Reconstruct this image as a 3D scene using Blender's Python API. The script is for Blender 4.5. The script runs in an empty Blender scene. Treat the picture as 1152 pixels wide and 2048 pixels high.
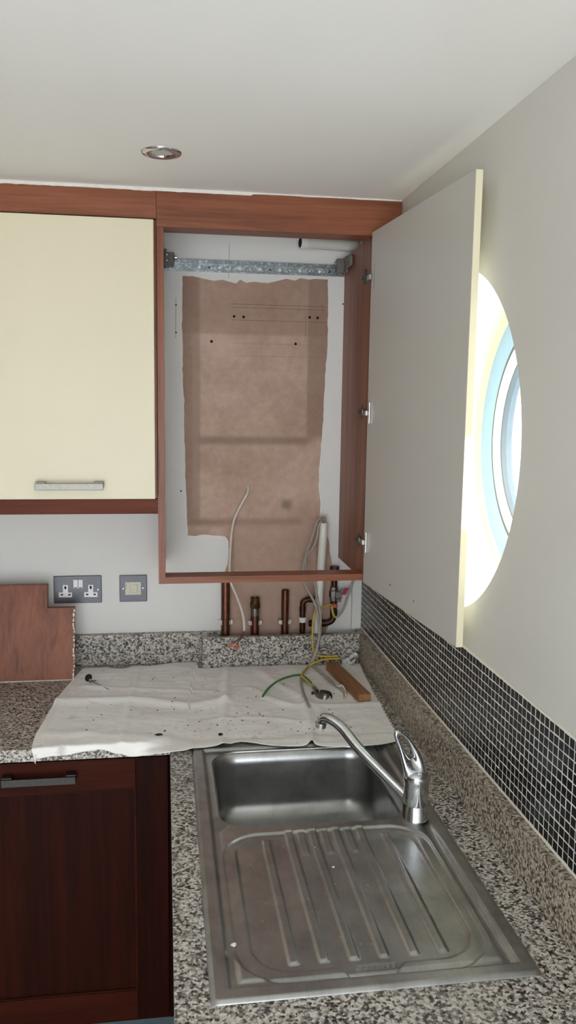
import bpy, bmesh, math, random
from math import sin, cos, pi, radians, sqrt, atan2
from mathutils import Vector, Matrix, noise
from mathutils.geometry import tessellate_polygon

random.seed(7)
S = bpy.context.scene
COL = S.collection

# ------------------------------------------------------------------ camera
CAM = Vector((-0.6282, -2.5550, 1.7331))
YAW, PITCH, ROLL, FPX = radians(8.5469), radians(-7.6645), radians(0.8139), 1648.27
FWD = Vector((sin(YAW)*cos(PITCH), cos(YAW)*cos(PITCH), sin(PITCH)))
R0 = Vector((cos(YAW), -sin(YAW), 0)); U0 = R0.cross(FWD)
RGT = R0*cos(ROLL) + U0*sin(ROLL); UPV = -R0*sin(ROLL) + U0*cos(ROLL)
cd = bpy.data.cameras.new('camera'); cam = bpy.data.objects.new('camera', cd); COL.objects.link(cam)
cam.matrix_world = Matrix(((RGT.x, UPV.x, -FWD.x, CAM.x), (RGT.y, UPV.y, -FWD.y, CAM.y), (RGT.z, UPV.z, -FWD.z, CAM.z), (0, 0, 0, 1)))
cd.sensor_fit = 'VERTICAL'; cd.sensor_height = 36; cd.lens = 36*FPX/2048; cd.clip_start = 0.02
S.camera = cam

def at(px, py, ax, v):
    d = FWD + RGT*((px-576)/FPX) + UPV*((1024-py)/FPX)
    i = 'xyz'.index(ax); return CAM + d*((v-CAM[i])/d[i])

# ------------------------------------------------------------------ world, sun, daylight
W = bpy.data.worlds.new('world'); S.world = W; W.use_nodes = True
bg = W.node_tree.nodes['Background']; bg.inputs[0].default_value = (0.88, 0.94, 1.0, 1); bg.inputs[1].default_value = 17.0
def lamp(name, kind, loc, direction, energy, color, **kw):
    d = bpy.data.lights.new(name, kind); d.energy = energy; d.color = color
    for k, v in kw.items(): setattr(d, k, v)
    o = bpy.data.objects.new(name, d); COL.objects.link(o); o.location = loc
    o.rotation_euler = Vector(direction).to_track_quat('-Z', 'Y').to_euler(); return o
lamp('sun', 'SUN', (3, -1.5, 3), (-1, 0.13, -0.28), 82.0, (1.0, 0.95, 0.86), angle=radians(0.6))
# daylight standing in the big rear window opening
lamp('window_daylight', 'AREA', (-.925, -3.37, 1.06), (0, 1, 0.0), 9.0, (1.0, 0.97, 0.93), shape='RECTANGLE', size=1.6, size_y=1.96)
vs = S.view_settings; vs.view_transform = 'Standard'; vs.look = 'None'; vs.gamma = 1; vs.use_curve_mapping = False; vs.exposure = -1.38
S.cycles.max_bounces = 24; S.cycles.diffuse_bounces = 14; S.cycles.sample_clamp_indirect = 60

# ------------------------------------------------------------------ materials
def lin(c):
    if isinstance(c, str): c = tuple(int(c[i:i+2], 16)/255 for i in (0, 2, 4))
    return tuple(x/12.92 if x <= .04045 else ((x+.055)/1.055)**2.4 for x in c) + (1,)
M = {}
class NT:
    def __init__(s, name):
        s.m = bpy.data.materials.new(name); s.m.use_nodes = True; s.t = s.m.node_tree
        s.b = s.t.nodes['Principled BSDF']; M[name] = s.m
    def n(s, typ, **kw):
        x = s.t.nodes.new(typ)
        for k, v in kw.items(): setattr(x, k, v)
        return x
    def l(s, a, b): s.t.links.new(a, b)
    def coord(s, scale=(1, 1, 1), which='Object'):
        tc = s.n('ShaderNodeTexCoord'); mp = s.n('ShaderNodeMapping'); mp.inputs['Scale'].default_value = scale
        s.l(tc.outputs[which], mp.inputs[0]); return mp.outputs[0]
    def noise(s, vec, scale, detail=4, rough=.5, dist=0):
        x = s.n('ShaderNodeTexNoise'); x.inputs['Scale'].default_value = scale; x.inputs['Detail'].default_value = detail
        x.inputs['Roughness'].default_value = rough; x.inputs['Distortion'].default_value = dist; s.l(vec, x.inputs['Vector']); return x.outputs['Fac']
    def ramp(s, fac, stops, interp='LINEAR'):
        x = s.n('ShaderNodeValToRGB'); x.color_ramp.interpolation = interp; e = x.color_ramp.elements
        while len(e) < len(stops): e.new(.5)
        for i, (p, c) in enumerate(stops): e[i].position = p; e[i].color = lin(c) if not isinstance(c, (int, float)) else (c, c, c, 1)
        s.l(fac, x.inputs[0]); return x.outputs[0]
    def mix(s, fac, a, b, mode='MIX'):
        x = s.n('ShaderNodeMix', data_type='RGBA', blend_type=mode)
        for sock, v in ((x.inputs[0], fac), (x.inputs[6], a), (x.inputs[7], b)):
            if isinstance(v, (int, float)): sock.default_value = v
            elif isinstance(v, str): sock.default_value = lin(v)
            elif isinstance(v, tuple): sock.default_value = v
            else: s.l(v, sock)
        return x.outputs[2]
    def math(s, op, a, b=None, c=None):
        x = s.n('ShaderNodeMath', operation=op)
        for i, v in enumerate((a, b, c)):
            if v is None: continue
            if isinstance(v, (int, float)): x.inputs[i].default_value = v
            else: s.l(v, x.inputs[i])
        return x.outputs[0]
    def bump(s, h, strength=.2, dist=.002):
        x = s.n('ShaderNodeBump'); x.inputs['Strength'].default_value = strength; x.inputs['Distance'].default_value = dist
        s.l(h, x.inputs['Height']); s.l(x.outputs[0], s.b.inputs['Normal'])
    def base(s, v):
        if isinstance(v, (str, tuple)): s.b.inputs['Base Color'].default_value = lin(v) if isinstance(v, str) else v
        else: s.l(v, s.b.inputs['Base Color'])
    def set(s, rough=.5, metal=0, spec=None, coat=None):
        s.b.inputs['Roughness'].default_value = rough; s.b.inputs['Metallic'].default_value = metal
        if spec is not None: s.b.inputs['Specular IOR Level'].default_value = spec
        if coat: s.b.inputs['Coat Weight'].default_value = coat; s.b.inputs['Coat Roughness'].default_value = .12

def plain(name, color, rough=.5, metal=0, var=.06, scale=30, bump=0, spec=None, coat=None):
    k = NT(name); k.set(rough, metal, spec, coat); v = k.coord()
    n = k.noise(v, scale, 4); f = k.ramp(n, [(.3, 1-var), (.7, 1+0*var)])
    k.base(k.mix(1.0, color, f, 'MULTIPLY'))
    if bump: k.bump(k.noise(v, scale*4, 3), bump, .001)
    return k
plain('wall_paint', 'DFDEDA', .62, var=.03, scale=6, bump=.08, spec=.3)
plain('wall_sheen', 'D9D7D0', .42, var=.03, scale=5, bump=.06, spec=.35)
plain('taupe_paint', '6A5548', .6, var=.05, scale=5)
plain('ceiling_paint', 'F1F0ED', .75, var=.025, scale=3, bump=.05)
plain('floor_vinyl', 'D8D2C6', .5, var=.15, scale=8)
plain('caulk', 'E9E6DE', .8, var=.1, scale=90, bump=.5)
plain('cream_lacquer', 'DFD6BB', .38, var=.03, scale=4, spec=.35)
plain('white_melamine', 'C6C4BD', .36, var=.02, scale=5, spec=.4)
plain('cream_edge', 'E6DDBF', .45, var=.02)
plain('brushed_nickel', '97948D', .5, .9, var=.12, scale=120)
plain('dark_nickel', '4A4846', .5, .9, var=.15, scale=120)
plain('chrome', 'D2D4D6', .07, 1, var=.04, scale=20)
plain('clip_steel_glint', 'EDEDEB', .35, .25, var=.05)  # near-white base stands in for the bright highlight on the metal
plain('satin_chrome', 'B9BABB', .22, 1, var=.05, scale=40)
plain('hinge_steel', 'C2BEB8', .25, 1, var=.1, scale=60)
plain('hinge_dark', '5A5652', .35, 1, var=.1, scale=60)
plain('hanger_grey', '6E6B66', .5, .2, var=.1)
plain('black_hole', '0B0A09', .9, var=.2)
plain('black_rubber', '1A1918', .55, var=.2)
plain('copper', '7A5040', .38, .85, var=.35, scale=60)
plain('copper_dark', '54392E', .42, .8, var=.4, scale=60)
plain('brass', '6E5634', .4, .85, var=.35, scale=80)
plain('pipe_plastic', 'DDDAD2', .4, var=.05)
plain('cable_white', 'D3C9BC', .5, var=.12, scale=60)
plain('cable_grey', 'A39A8F', .5, var=.15, scale=60)
plain('wire_green', '3F7A3A', .45, var=.1)
plain('wire_yellow', 'C3A93C', .45, var=.1)
plain('wire_brown', '4A2320', .5, var=.1)
plain('terminal_red', 'CB6A50', .4, var=.15, scale=80)
plain('lever_red', '9A2334', .4, var=.05)
plain('clamp_steel', '8F8A86', .3, .9, var=.3, scale=80)
plain('socket_plate', '5A5A5E', .42, .8, var=.08, scale=60)
plain('socket_white', 'E4E3E2', .35, var=.02)
plain('switch_cream', 'CBC7B4', .4, var=.03)
plain('grout', 'ECE8DE', .85, var=.1, scale=150, bump=.3)
plain('window_sealant', 'B9C2B4', .6, var=.05)
plain('window_frame_skylit', '84A3C6', .35, var=.03)  # blue of the sky light is painted into the frame colour
plain('window_bead', 'C6DAE8', .3, var=.03)
plain('gasket', '4E565C', .6, var=.05)
plain('plinth_blue', '56666C', .4, .3, var=.1)
plain('char', '161310', .9, var=.4, scale=200, bump=.5)
plain('paint_chip', 'E8E4DA', .7, var=.05)
plain('silicone', 'B9AE9B', .6, var=.15, scale=60)
plain('raw_edge', 'E2D9CC', .8, var=.3, scale=120)
plain('lamp_glass', 'C9CBC9', .25, var=.05)

def wood(name, axis, light='945A3D', mid='824A2F', dark='643520', rough=.42, scale=1.0, spec=.4):
    k = NT(name); k.set(rough, 0, spec)
    sc = [34*scale, 34*scale, 34*scale]; sc['xyz'.index(axis)] = 1.6*scale
    v = k.coord(tuple(sc)); fine = [a*5 for a in sc]
    v2 = k.coord(tuple(fine))
    big = [9*scale]*3; big['xyz'.index(axis)] = .9*scale
    n1 = k.noise(v, 1.0, 5, .55, .8); n2 = k.noise(v2, 1.0, 3, .6); n3 = k.noise(k.coord(tuple(big)), 1.0, 3, .5, 1.2)
    f = k.math('ADD', k.math('MULTIPLY', n1, .45), k.math('ADD', k.math('MULTIPLY', n2, .2), k.math('MULTIPLY', n3, .4)))
    k.base(k.ramp(f, [(.40, dark), (.5, mid), (.62, light)]))
    k.bump(n2, .05, .0006)
    return k
wood('cherry_x', 'x'); wood('cherry_z', 'z'); wood('cherry_y', 'y')
wood('cherry_board', 'z', '8C5338', '7B452D', '5D301D', .5)
wood('shaded_mahogany_x', 'x', '42190A', '341107', '250A04', .5, spec=.08)  # low light around the base cupboards is darkened into this wood colour
wood('shaded_mahogany_z', 'z', '300E05', '250903', '1A0502', .5, spec=.08)
wood('pelmet_x', 'x', '6E3820', '5E2C18', '492010', .55, spec=.2)
wood('pine_block', 'y', 'A2754F', '8F6240', '764B2F', .55, 1.4)

def granite(name, tint='FFFFFF', warm=0.0):
    k = NT(name); k.set(.33, 0, .45); v = k.coord(which='Object')
    vo = k.n('ShaderNodeTexVoronoi'); vo.inputs['Scale'].default_value = 225; k.l(v, vo.inputs['Vector'])
    sep = k.n('ShaderNodeSeparateColor'); k.l(vo.outputs['Color'], sep.inputs[0])
    n = k.noise(v, 120, 3, .6); n2 = k.noise(v, 420, 2, .6)
    f = k.math('ADD', k.math('MULTIPLY', sep.outputs[0], .42), k.math('ADD', k.math('MULTIPLY', n, .62), k.math('MULTIPLY', n2, .22)))
    c = k.ramp(f, [(.36, '1E1D1E'), (.47, '4A4744'), (.56, '7A746F'), (.67, 'A8A299'), (.82, 'CBC6BD')])
    big = k.noise(v, 9, 2)
    c = k.mix(k.math('MULTIPLY', big, warm), c, '8A7A66')
    k.base(k.mix(1.0, c, tint, 'MULTIPLY')); return k
granite('granite'); granite('granite_warm', 'F6EEE2', .06)

def steel():
    k = NT('sink_steel'); k.set(.30, 1); v = k.coord()
    n = k.noise(v, 14, 5, .6, .4); s = k.noise(k.coord((400, 30, 30)), 1, 3, .6); sp = k.noise(v, 260, 2)
    k.base(k.mix(.15, k.ramp(n, [(.35, '9B9C9B'), (.55, 'AFB0AF'), (.7, 'BDBDBB')]), k.ramp(s, [(.35, '939493'), (.65, 'BDBDBB')])))
    r = k.ramp(k.math('ADD', k.math('MULTIPLY', n, .6), k.math('MULTIPLY', sp, .4)), [(.3, .27), (.7, .36)]); k.l(r, k.b.inputs['Roughness'])
    k.bump(s, .02, .0002)
steel()
def galvanised():
    k = NT('galvanised'); k.set(.35, .85); v = k.coord()
    vo = k.n('ShaderNodeTexVoronoi'); vo.inputs['Scale'].default_value = 170; k.l(v, vo.inputs['Vector'])
    sep = k.n('ShaderNodeSeparateColor'); k.l(vo.outputs['Color'], sep.inputs[0])
    k.base(k.ramp(sep.outputs[0], [(.2, '7B8386'), (.6, '8F979A'), (.95, 'B5BCBF')]))
galvanised()
def cloth():
    k = NT('cotton_sheet'); k.set(.85, 0, .2); v = k.coord()
    w1 = k.noise(k.coord((900, 40, 40)), 1, 2); w2 = k.noise(k.coord((40, 900, 40)), 1, 2); n = k.noise(v, 7, 5, .6)
    dirt = k.noise(v, 22, 6, .7); f = k.ramp(dirt, [(.60, 0.0), (.72, .45)])
    c = k.mix(k.ramp(n, [(.35, 0.0), (.7, 1.0)]), 'EFEDE9', 'F8F7F4')
    c = k.mix(f, c, '9C9088'); k.base(c)
    k.bump(k.math('ADD', w1, w2), .15, .0004)
    k.b.inputs['Subsurface Weight'].default_value = 0
cloth()
def tile():
    k = NT('black_tile'); k.set(.25, 0, .2)
    oi = k.n('ShaderNodeObjectInfo'); n = k.noise(k.coord(which='Object'), 60, 2)
    k.base(k.mix(k.math('MULTIPLY', oi.outputs['Random'], .9), '08090A', '17191B'))
    k.bump(n, .15, .001)
tile()
def plaster():
    k = NT('bare_plaster'); k.set(.9, 0, .15)
    tc = k.n('ShaderNodeNewGeometry'); sp = k.n('ShaderNodeSeparateXYZ'); k.l(tc.outputs['Position'], sp.inputs[0])
    X, Z = sp.outputs[0], sp.outputs[2]; v = tc.outputs['Position']
    n = k.noise(v, 5, 6, .6, .3); n2 = k.noise(v, 45, 5, .65)
    c = k.ramp(k.math('ADD', k.math('MULTIPLY', n, .7), k.math('MULTIPLY', n2, .3)), [(.33, 'A68A79'), (.5, 'B89D8D'), (.68, 'CBB1A1')])
    def band(a, lo, hi, soft):
        m1 = k.n('ShaderNodeMapRange', interpolation_type='SMOOTHSTEP'); m2 = k.n('ShaderNodeMapRange', interpolation_type='SMOOTHSTEP')
        for m, x0, x1 in ((m1, lo-soft, lo+soft), (m2, hi+soft, hi-soft)):
            k.l(a, m.inputs[0]); m.inputs[1].default_value = x0; m.inputs[2].default_value = x1
        if True:
            m2.inputs[1].default_value = hi-soft; m2.inputs[2].default_value = hi+soft; m2.inputs[3].default_value = 1; m2.inputs[4].default_value = 0
        return k.math('MULTIPLY', m1.outputs[0], m2.outputs[0])
    def stain(c, x, z, col, amt):
        return k.mix(k.math('MULTIPLY', k.math('MULTIPLY', x, z), amt), c, col)
    # old outline of the removed boiler, pencil lines, dirt smudges
    c = stain(c, band(X, -.62, -.522, .006), band(Z, 1.36, 2.2, .02), '7D6456', .45)
    c = stain(c, band(X, -.19, -.05, .005), band(Z, 1.62, 2.2, .02), '7D6456', .45)
    c = stain(c, band(X, -.60, -.05, .01), band(Z, 1.932, 2.2, .005), '8A6C5C', .35)
    c = stain(c, band(X, -.53, -.18, .02), band(Z, 1.598, 1.622, .010), '75604F', .55)
    c = stain(c, band(X, -.56, -.20, .02), band(Z, 1.345, 1.365, .010), '75604F', .5)
    c = stain(c, band(X, -.545, -.525, .004), band(Z, 1.40, 1.93, .02), 'B39A8C', .4)
    for z in (2.022, 2.012, 1.975): c = stain(c, band(X, -.43, -.135, .01), band(Z, z-.0007, z+.0007, .0006), '574840', .7)
    for z in (1.905, 1.868): c = stain(c, band(X, -.42, -.135, .01), band(Z, z-.0005, z+.0005, .0006), '6B584D', .5)
    for x in (-.198,): c = stain(c, band(X, x-.0007, x+.0007, .0006), band(Z, 1.93, 2.0, .004), '574840', .7)
    c = stain(c, band(X, -.147, -.146, .0006), band(Z, 2.0, 2.03, .004), '574840', .7)
    c = stain(c, band(X, -.265, -.235, .012), band(Z, 1.395, 1.425, .012), '5E4D43', .6)
    c = stain(c, band(X, -.45, -.05, .02), band(Z, .9, 1.36, .03), 'A98B7E', .45)
    k.base(c); k.bump(n2, .35, .002)
plaster()
def glass():
    k = NT('window_glass'); t = k.t; out = t.nodes['Material Output']
    tr = k.n('ShaderNodeBsdfTransparent'); tr.inputs[0].default_value = (.93, .96, .97, 1)
    gl = k.n('ShaderNodeBsdfGlossy'); gl.inputs['Roughness'].default_value = .03
    n = k.noise(k.coord(), 3, 2); mx = k.n('ShaderNodeMixShader'); k.l(k.ramp(n, [(0, .05), (1, .08)]), mx.inputs[0])
    k.l(tr.outputs[0], mx.inputs[1]); k.l(gl.outputs[0], mx.inputs[2]); k.l(mx.outputs[0], out.inputs[0])
glass()

# ------------------------------------------------------------------ mesh helpers
WL = {}          # world position of every object's origin
def link(o, parent, loc):
    COL.objects.link(o); loc = Vector(loc); WL[o.name] = loc
    if parent is not None: o.parent = parent; o.location = loc - WL[parent.name]
    else: o.location = loc
    return o
def tag(o, label=None, cat=None, group=None, kind=None):
    if label: o['label'] = label
    if cat: o['category'] = cat
    if group: o['group'] = group
    if kind: o['kind'] = kind
    return o
def thing(name, loc, label, cat, group=None):
    return tag(link(bpy.data.objects.new(name, None), None, loc), label, cat, group)
def mk(name, bm, mats, parent=None, smooth=False, loc=None):
    vs_ = bm.verts
    if loc is None:
        lo = [min(v.co[i] for v in vs_) for i in range(3)]; hi = [max(v.co[i] for v in vs_) for i in range(3)]
        loc = Vector(((lo[0]+hi[0])/2, (lo[1]+hi[1])/2, lo[2]))
    loc = Vector(loc)
    for v in vs_: v.co -= loc
    me = bpy.data.meshes.new(name); bm.to_mesh(me); bm.free()
    if isinstance(mats, str): mats = [mats]
    for m in mats: me.materials.append(M[m])
    if smooth:
        for p in me.polygons: p.use_smooth = True
        if smooth is not True: me.set_sharp_from_angle(angle=radians(smooth))
    return link(bpy.data.objects.new(name, me), parent, loc)
def struct(o): o['kind'] = 'structure'; return o
def NB(): return bmesh.new()
def box(bm, x0, x1, y0, y1, z0, z1, bev=0, seg=2, mat=0, rot=None, piv=None):
    t = bmesh.new(); bmesh.ops.create_cube(t, size=1)
    for v in t.verts: v.co = Vector(((x0+x1)/2+v.co.x*(x1-x0), (y0+y1)/2+v.co.y*(y1-y0), (z0+z1)/2+v.co.z*(z1-z0)))
    if bev: bmesh.ops.bevel(t, geom=t.edges[:], offset=bev, segments=seg, affect='EDGES', profile=.5)
    if rot is not None:
        for v in t.verts: v.co = rot @ (v.co-Vector(piv)) + Vector(piv)
    join(bm, t, mat); return bm
def join(bm, t, mat=0):
    mp = {v: bm.verts.new(v.co) for v in t.verts}
    for f in t.faces:
        try:
            g = bm.faces.new([mp[v] for v in f.verts]); g.material_index = mat or f.material_index; g.smooth = f.smooth
        except ValueError: pass
    t.free()
def frame_of(d):
    d = d.normalized(); a = Vector((0, 0, 1)) if abs(d.z) < .9 else Vector((1, 0, 0))
    u = d.cross(a).normalized(); return u, d.cross(u).normalized()
def cyl(bm, p0, p1, r0, r1=None, n=20, cap=True, mat=0):
    p0, p1 = Vector(p0), Vector(p1); r1 = r0 if r1 is None else r1; u, w = frame_of(p1-p0)
    A = [bm.verts.new(p0+(u*cos(2*pi*i/n)+w*sin(2*pi*i/n))*r0) for i in range(n)]
    B = [bm.verts.new(p1+(u*cos(2*pi*i/n)+w*sin(2*pi*i/n))*r1) for i in range(n)]
    for i in range(n): bm.faces.new((A[i], A[(i+1) % n], B[(i+1) % n], B[i])).material_index = mat
    if cap: bm.faces.new(A[::-1]).material_index = mat; bm.faces.new(B).material_index = mat
    return bm
def spline(P, k=8):
    P = [Vector(p) for p in P]; out = []
    for i in range(len(P)-1):
        a, b, c, d = P[max(i-1, 0)], P[i], P[i+1], P[min(i+2, len(P)-1)]
        for j in range(k):
            t = j/k; out.append(.5*((2*b)+(c-a)*t+(2*a-5*b+4*c-d)*t*t+(-a+3*b-3*c+d)*t**3))
    return out+[P[-1]]
def tube(bm, P, r, n=10, k=8, cap=True, stripe=None, smooth_path=True):
    P = spline(P, k) if smooth_path else [Vector(p) for p in P]
    rr = r if callable(r) else (lambda t: r)
    rings = []; u = None
    for i, p in enumerate(P):
        d = (P[min(i+1, len(P)-1)]-P[max(i-1, 0)]).normalized()
        if u is None: u, w = frame_of(d)
        else: u = (u-d*u.dot(d)).normalized(); w = d.cross(u)
        R = rr(i/(len(P)-1)); rings.append([bm.verts.new(p+(u*cos(2*pi*j/n)+w*sin(2*pi*j/n))*R) for j in range(n)])
    for i in range(len(rings)-1):
        for j in range(n):
            f = bm.faces.new((rings[i][j], rings[i][(j+1) % n], rings[i+1][(j+1) % n], rings[i+1][j])); f.smooth = True
            if stripe and j < n//3: f.material_index = 1
    if cap: bm.faces.new(rings[0][::-1]); bm.faces.new(rings[-1])
    return bm
def lathe(bm, prof, axis, origin, n=48, mat=0, close=False):
    """prof: (radius, height along axis)"""
    origin = Vector(origin); ax = Vector(axis); u, w = frame_of(ax); rings = []
    for r, h in prof:
        if r < 1e-6: rings.append([bm.verts.new(origin+ax*h)])
        else: rings.append([bm.verts.new(origin+ax*h+(u*cos(2*pi*i/n)+w*sin(2*pi*i/n))*r) for i in range(n)])
    if close: rings.append(rings[0])
    for a, b in zip(rings, rings[1:]):
        for i in range(n):
            j = (i+1) % n
            vs_ = [a[i % len(a)], a[j % len(a)], b[j % len(b)], b[i % len(b)]]; q = []
            for v in vs_:
                if v not in q: q.append(v)
            if len(q) > 2:
                try: bm.faces.new(q).material_index = mat
                except ValueError: pass
    bmesh.ops.recalc_face_normals(bm, faces=bm.faces); return bm
def slab(bm, loops, to3d, h0, h1, mat=0):
    """extrude a polygon with holes; loops of 2-D points, to3d(p, h)"""
    tri = tessellate_polygon([[Vector((p[0], p[1], 0)) for p in L] for L in loops])
    flat = [p for L in loops for p in L]
    A = [bm.verts.new(to3d(p, h0)) for p in flat]; B = [bm.verts.new(to3d(p, h1)) for p in flat]
    for t in tri:
        try: bm.faces.new([A[i] for i in t]); bm.faces.new([B[i] for i in t])
        except ValueError: pass
    k = 0
    for L in loops:
        for i in range(len(L)):
            a, b = k+i, k+(i+1) % len(L)
            bm.faces.new((A[a], A[b], B[b], B[a]))
        k += len(L)
    for f in bm.faces: f.material_index = mat
    bmesh.ops.recalc_face_normals(bm, faces=bm.faces); return bm
XY = lambda p, h: Vector((p[0], p[1], h))
XZ = lambda p, h: Vector((p[0], h, p[1]))
YZ = lambda p, h: Vector((h, p[0], p[1]))
def circle(cx, cy, r, n=32): return [(cx+r*cos(2*pi*i/n), cy+r*sin(2*pi*i/n)) for i in range(n)]
def rect(x0, x1, y0, y1): return [(x0, y0), (x1, y0), (x1, y1), (x0, y1)]

# ------------------------------------------------------------------ room shell
ZC = 2.2662; XL, YR = -4.2, -3.5
WY, WZ, WR = -0.7925, 1.6493, 0.3678
b = NB(); box(b, XL-.1, .32, YR-.2, .12, -.06, 0); struct(mk('floor', b, 'floor_vinyl'))
b = NB(); box(b, XL-.1, .32, YR-.2, .12, ZC, ZC+.1); struct(mk('ceiling', b, 'ceiling_paint'))
b = NB(); box(b, XL-.1, .32, 0, .12, 0, ZC); wall_back = struct(mk('wall_back', b, 'wall_paint'))
b = NB(); slab(b, [rect(YR-.2, 0, 0, ZC), circle(WY, WZ, WR, 144)], YZ, 0, .32); wall_right = struct(mk('wall_right', b, 'wall_sheen', smooth=30))
b = NB(); box(b, XL-.1, XL, YR-.2, 0, 0, ZC); struct(mk('wall_left', b, 'taupe_paint'))
b = NB(); slab(b, [rect(XL, 0, 0, ZC), rect(-1.75, -.1, .02, 2.1)], XZ, YR-.12, YR); struct(mk('wall_rear', b, 'wall_paint'))
# rear window behind the camera: the daylight source of the room
b = NB(); slab(b, [rect(-1.75, -.1, .02, 2.1), rect(-1.69, -.955, .08, 2.04), rect(-.895, -.16, .08, 2.04)], XZ, YR-.09, YR-.04)
w2 = struct(mk('window_2', b, 'socket_white'))

# round window
w1 = struct(link(bpy.data.objects.new('window_1', None), None, (.215, WY, WZ)))
def ring(name, mat, prof):
    bm_ = NB(); lathe(bm_, prof, (1, 0, 0), (0, WY, WZ), 128, close=True); return mk(name, bm_, mat, w1, smooth=35)
ring('sealant', 'window_sealant', [(.3675, .200), (.345, .208), (.345, .225), (.3675, .225)])
ring('outer_frame', 'window_frame_skylit', [(.347, .208), (.330, .205), (.300, .209), (.287, .213), (.287, .27), (.347, .27)])
ring('gasket', 'gasket', [(.288, .213), (.279, .216), (.279, .265), (.288, .265)])
ring('glazing_bead', 'window_bead', [(.280, .215), (.272, .210), (.256, .213), (.247, .219), (.247, .235), (.280, .235)])
ring('inner_gasket', 'gasket', [(.2475, .220), (.2445, .222), (.2445, .235), (.2475, .235)])
b = NB(); cyl(b, (.229, WY, WZ), (.233, WY, WZ), .262, n=96); mk('pane', b, 'window_glass', w1)
b = NB()
for i in range(180):
    a = 2*pi*i/180; ca, sa = cos(a), sin(a)
    c0 = Vector((.2117, WY+.2645*ca, WZ+.2645*sa)); t = Vector((0, -sa, ca)); r = Vector((-.2, ca, sa)).normalized()
    q = [c0+t*sx*.0013+r*sr*.006+Vector((-.0012*top, 0, 0)) for top in (0, 1) for sx, sr in ((-1, -1), (1, -1), (1, 1), (-1, 1))]
    V = [b.verts.new(p) for p in q]
    for f in ((3, 2, 1, 0), (4, 5, 6, 7), (0, 1, 5, 4), (1, 2, 6, 5), (2, 3, 7, 6), (3, 0, 4, 7)): b.faces.new([V[k] for k in f])
tag(mk('bead_ribs', b, 'window_bead', w1), kind='stuff')

# corner boxing and caulk lines
b = NB(); box(b, -.034, -.0005, -.022, -.0005, 1.0, ZC-.002, .006, 3); struct(mk('trim_1', b, 'wall_paint'))
b = NB(); N = 260; top = []; bot = []
for i in range(N+1):
    x = -1.75+1.749*i/N; k = noise.noise(Vector((x*14, 3, 0)))*.5+noise.noise(Vector((x*55, 1, 0)))*.5
    d = .0045+.004*max(0, k)+(.003 if x < -.4 else -.0015); top.append((x, ZC-.0003)); bot.append((x, ZC-.0008-max(.001, d)))
slab(b, [top+bot[::-1]], XZ, -.3452, -.3400); struct(mk('trim_2', b, 'caulk'))

# mosaic splashback on the right wall
P = .01725; ROWS = 12; TZ0 = 1.2205-ROWS*P; NY = 134
b = NB(); box(b, -.0045, 0, -2.3, -.0225, 1.0068, 1.2225, .001, 1); grout_bed = mk('grout_bed', b, 'grout', wall_right)
def tile_bm(w, h):
    t = bmesh.new(); box(t, -.0010, 0, -w/2, w/2, 0, h, 0)
    for v in t.verts:
        if v.co.x < -.0005: v.co.y *= .96; v.co.z = h/2+(v.co.z-h/2)*.96
    return t
tmesh = []
for w, h in ((.0153, .0154), (.0150, .0156), (.0155, .0152)):
    t = tile_bm(w, h); me = bpy.data.meshes.new('tile'); t.to_mesh(me); t.free(); me.materials.append(M['black_tile']); tmesh.append(me)
spots = []
for j in range(NY):
    for i in range(ROWS):
        y = -.033-j*P; z = TZ0+.001+i*P
        spots.append((abs(y+1.27)+abs(i-6)*.002, y+random.uniform(-.0006, .0006), z+random.uniform(-.0006, .0006), random.uniform(-.03, .03)))
spots.sort(key=lambda s: s[0])
rest = bmesh.new()
for k, (_, y, z, a) in enumerate(spots):
    if k < 300:
        o = link(bpy.data.objects.new('tile', tmesh[k % 3]), wall_right, (-.0037-random.uniform(0, .0002), y, z)); o.rotation_euler = (a, random.uniform(-.006, .006), 0)
    else:
        t = tile_bm(.0153, .0154); R = Matrix.Rotation(a, 4, 'X')
        for v in t.verts: v.co = R @ v.co + Vector((-.0037-.0002*random.random(), y, z))
        join(rest, t)
tag(mk('mosaic_tiles', rest, 'black_tile', wall_right), kind='stuff')

# bare plaster where the boiler hung
def wp(px, py): p = at(px, py, 'y', 0); return (p.x, p.z)
out = [(365, 552), (385, 553), (400, 556), (415, 559), (428, 562), (445, 560), (458, 564), (472, 567), (480, 560), (492, 566), (512, 564), (535, 566), (558, 562), (572, 558), (590, 561), (600, 557), (618, 560), (640, 558), (655, 560),
       (656, 600), (655, 640), (655, 690), (651, 740), (648, 790), (646, 840), (642, 890), (638, 940), (637, 980), (641, 1010), (638, 1036), (648, 1052), (657, 1080), (661, 1110), (665, 1140), (668, 1180), (668, 1220), (660, 1245), (652, 1262), (650, 1290),
       (440, 1290), (446, 1250), (444, 1200), (448, 1150), (455, 1130), (458, 1100), (457, 1082), (450, 1073), (430, 1071), (405, 1069), (390, 1072), (376, 1071), (374, 1040), (373, 1000), (371, 950), (370, 900), (368, 850), (368, 800), (365, 750), (366, 700), (364, 650), (365, 600)]
O = []
for i in range(len(out)):
    a, c = out[i], out[(i+1) % len(out)]; n = max(1, int(math.hypot(a[0]-c[0], a[1]-c[1])/9))
    for j in range(n):
        t = j/n; q = (a[0]+(c[0]-a[0])*t, a[1]+(c[1]-a[1])*t)
        O.append(wp(q[0]+1.6*noise.noise(Vector((q[0]*.11, q[1]*.11, 0))), q[1]+1.6*noise.noise(Vector((q[0]*.11, q[1]*.11, 5)))))
HOLES = [(468, 633), (487, 634), (619, 635), (635, 636), (423, 683), (591, 688)]
b = NB(); slab(b, [O]+[circle(*wp(*h), .0042, 14) for h in HOLES]+[circle(*wp(496, 973), .006, 14)], XZ, -.0002, -.0025)
patch = tag(mk('plaster_patch', b, 'bare_plaster', wall_back), 'bare pinkish brown plaster patch')
R_ = []
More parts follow.
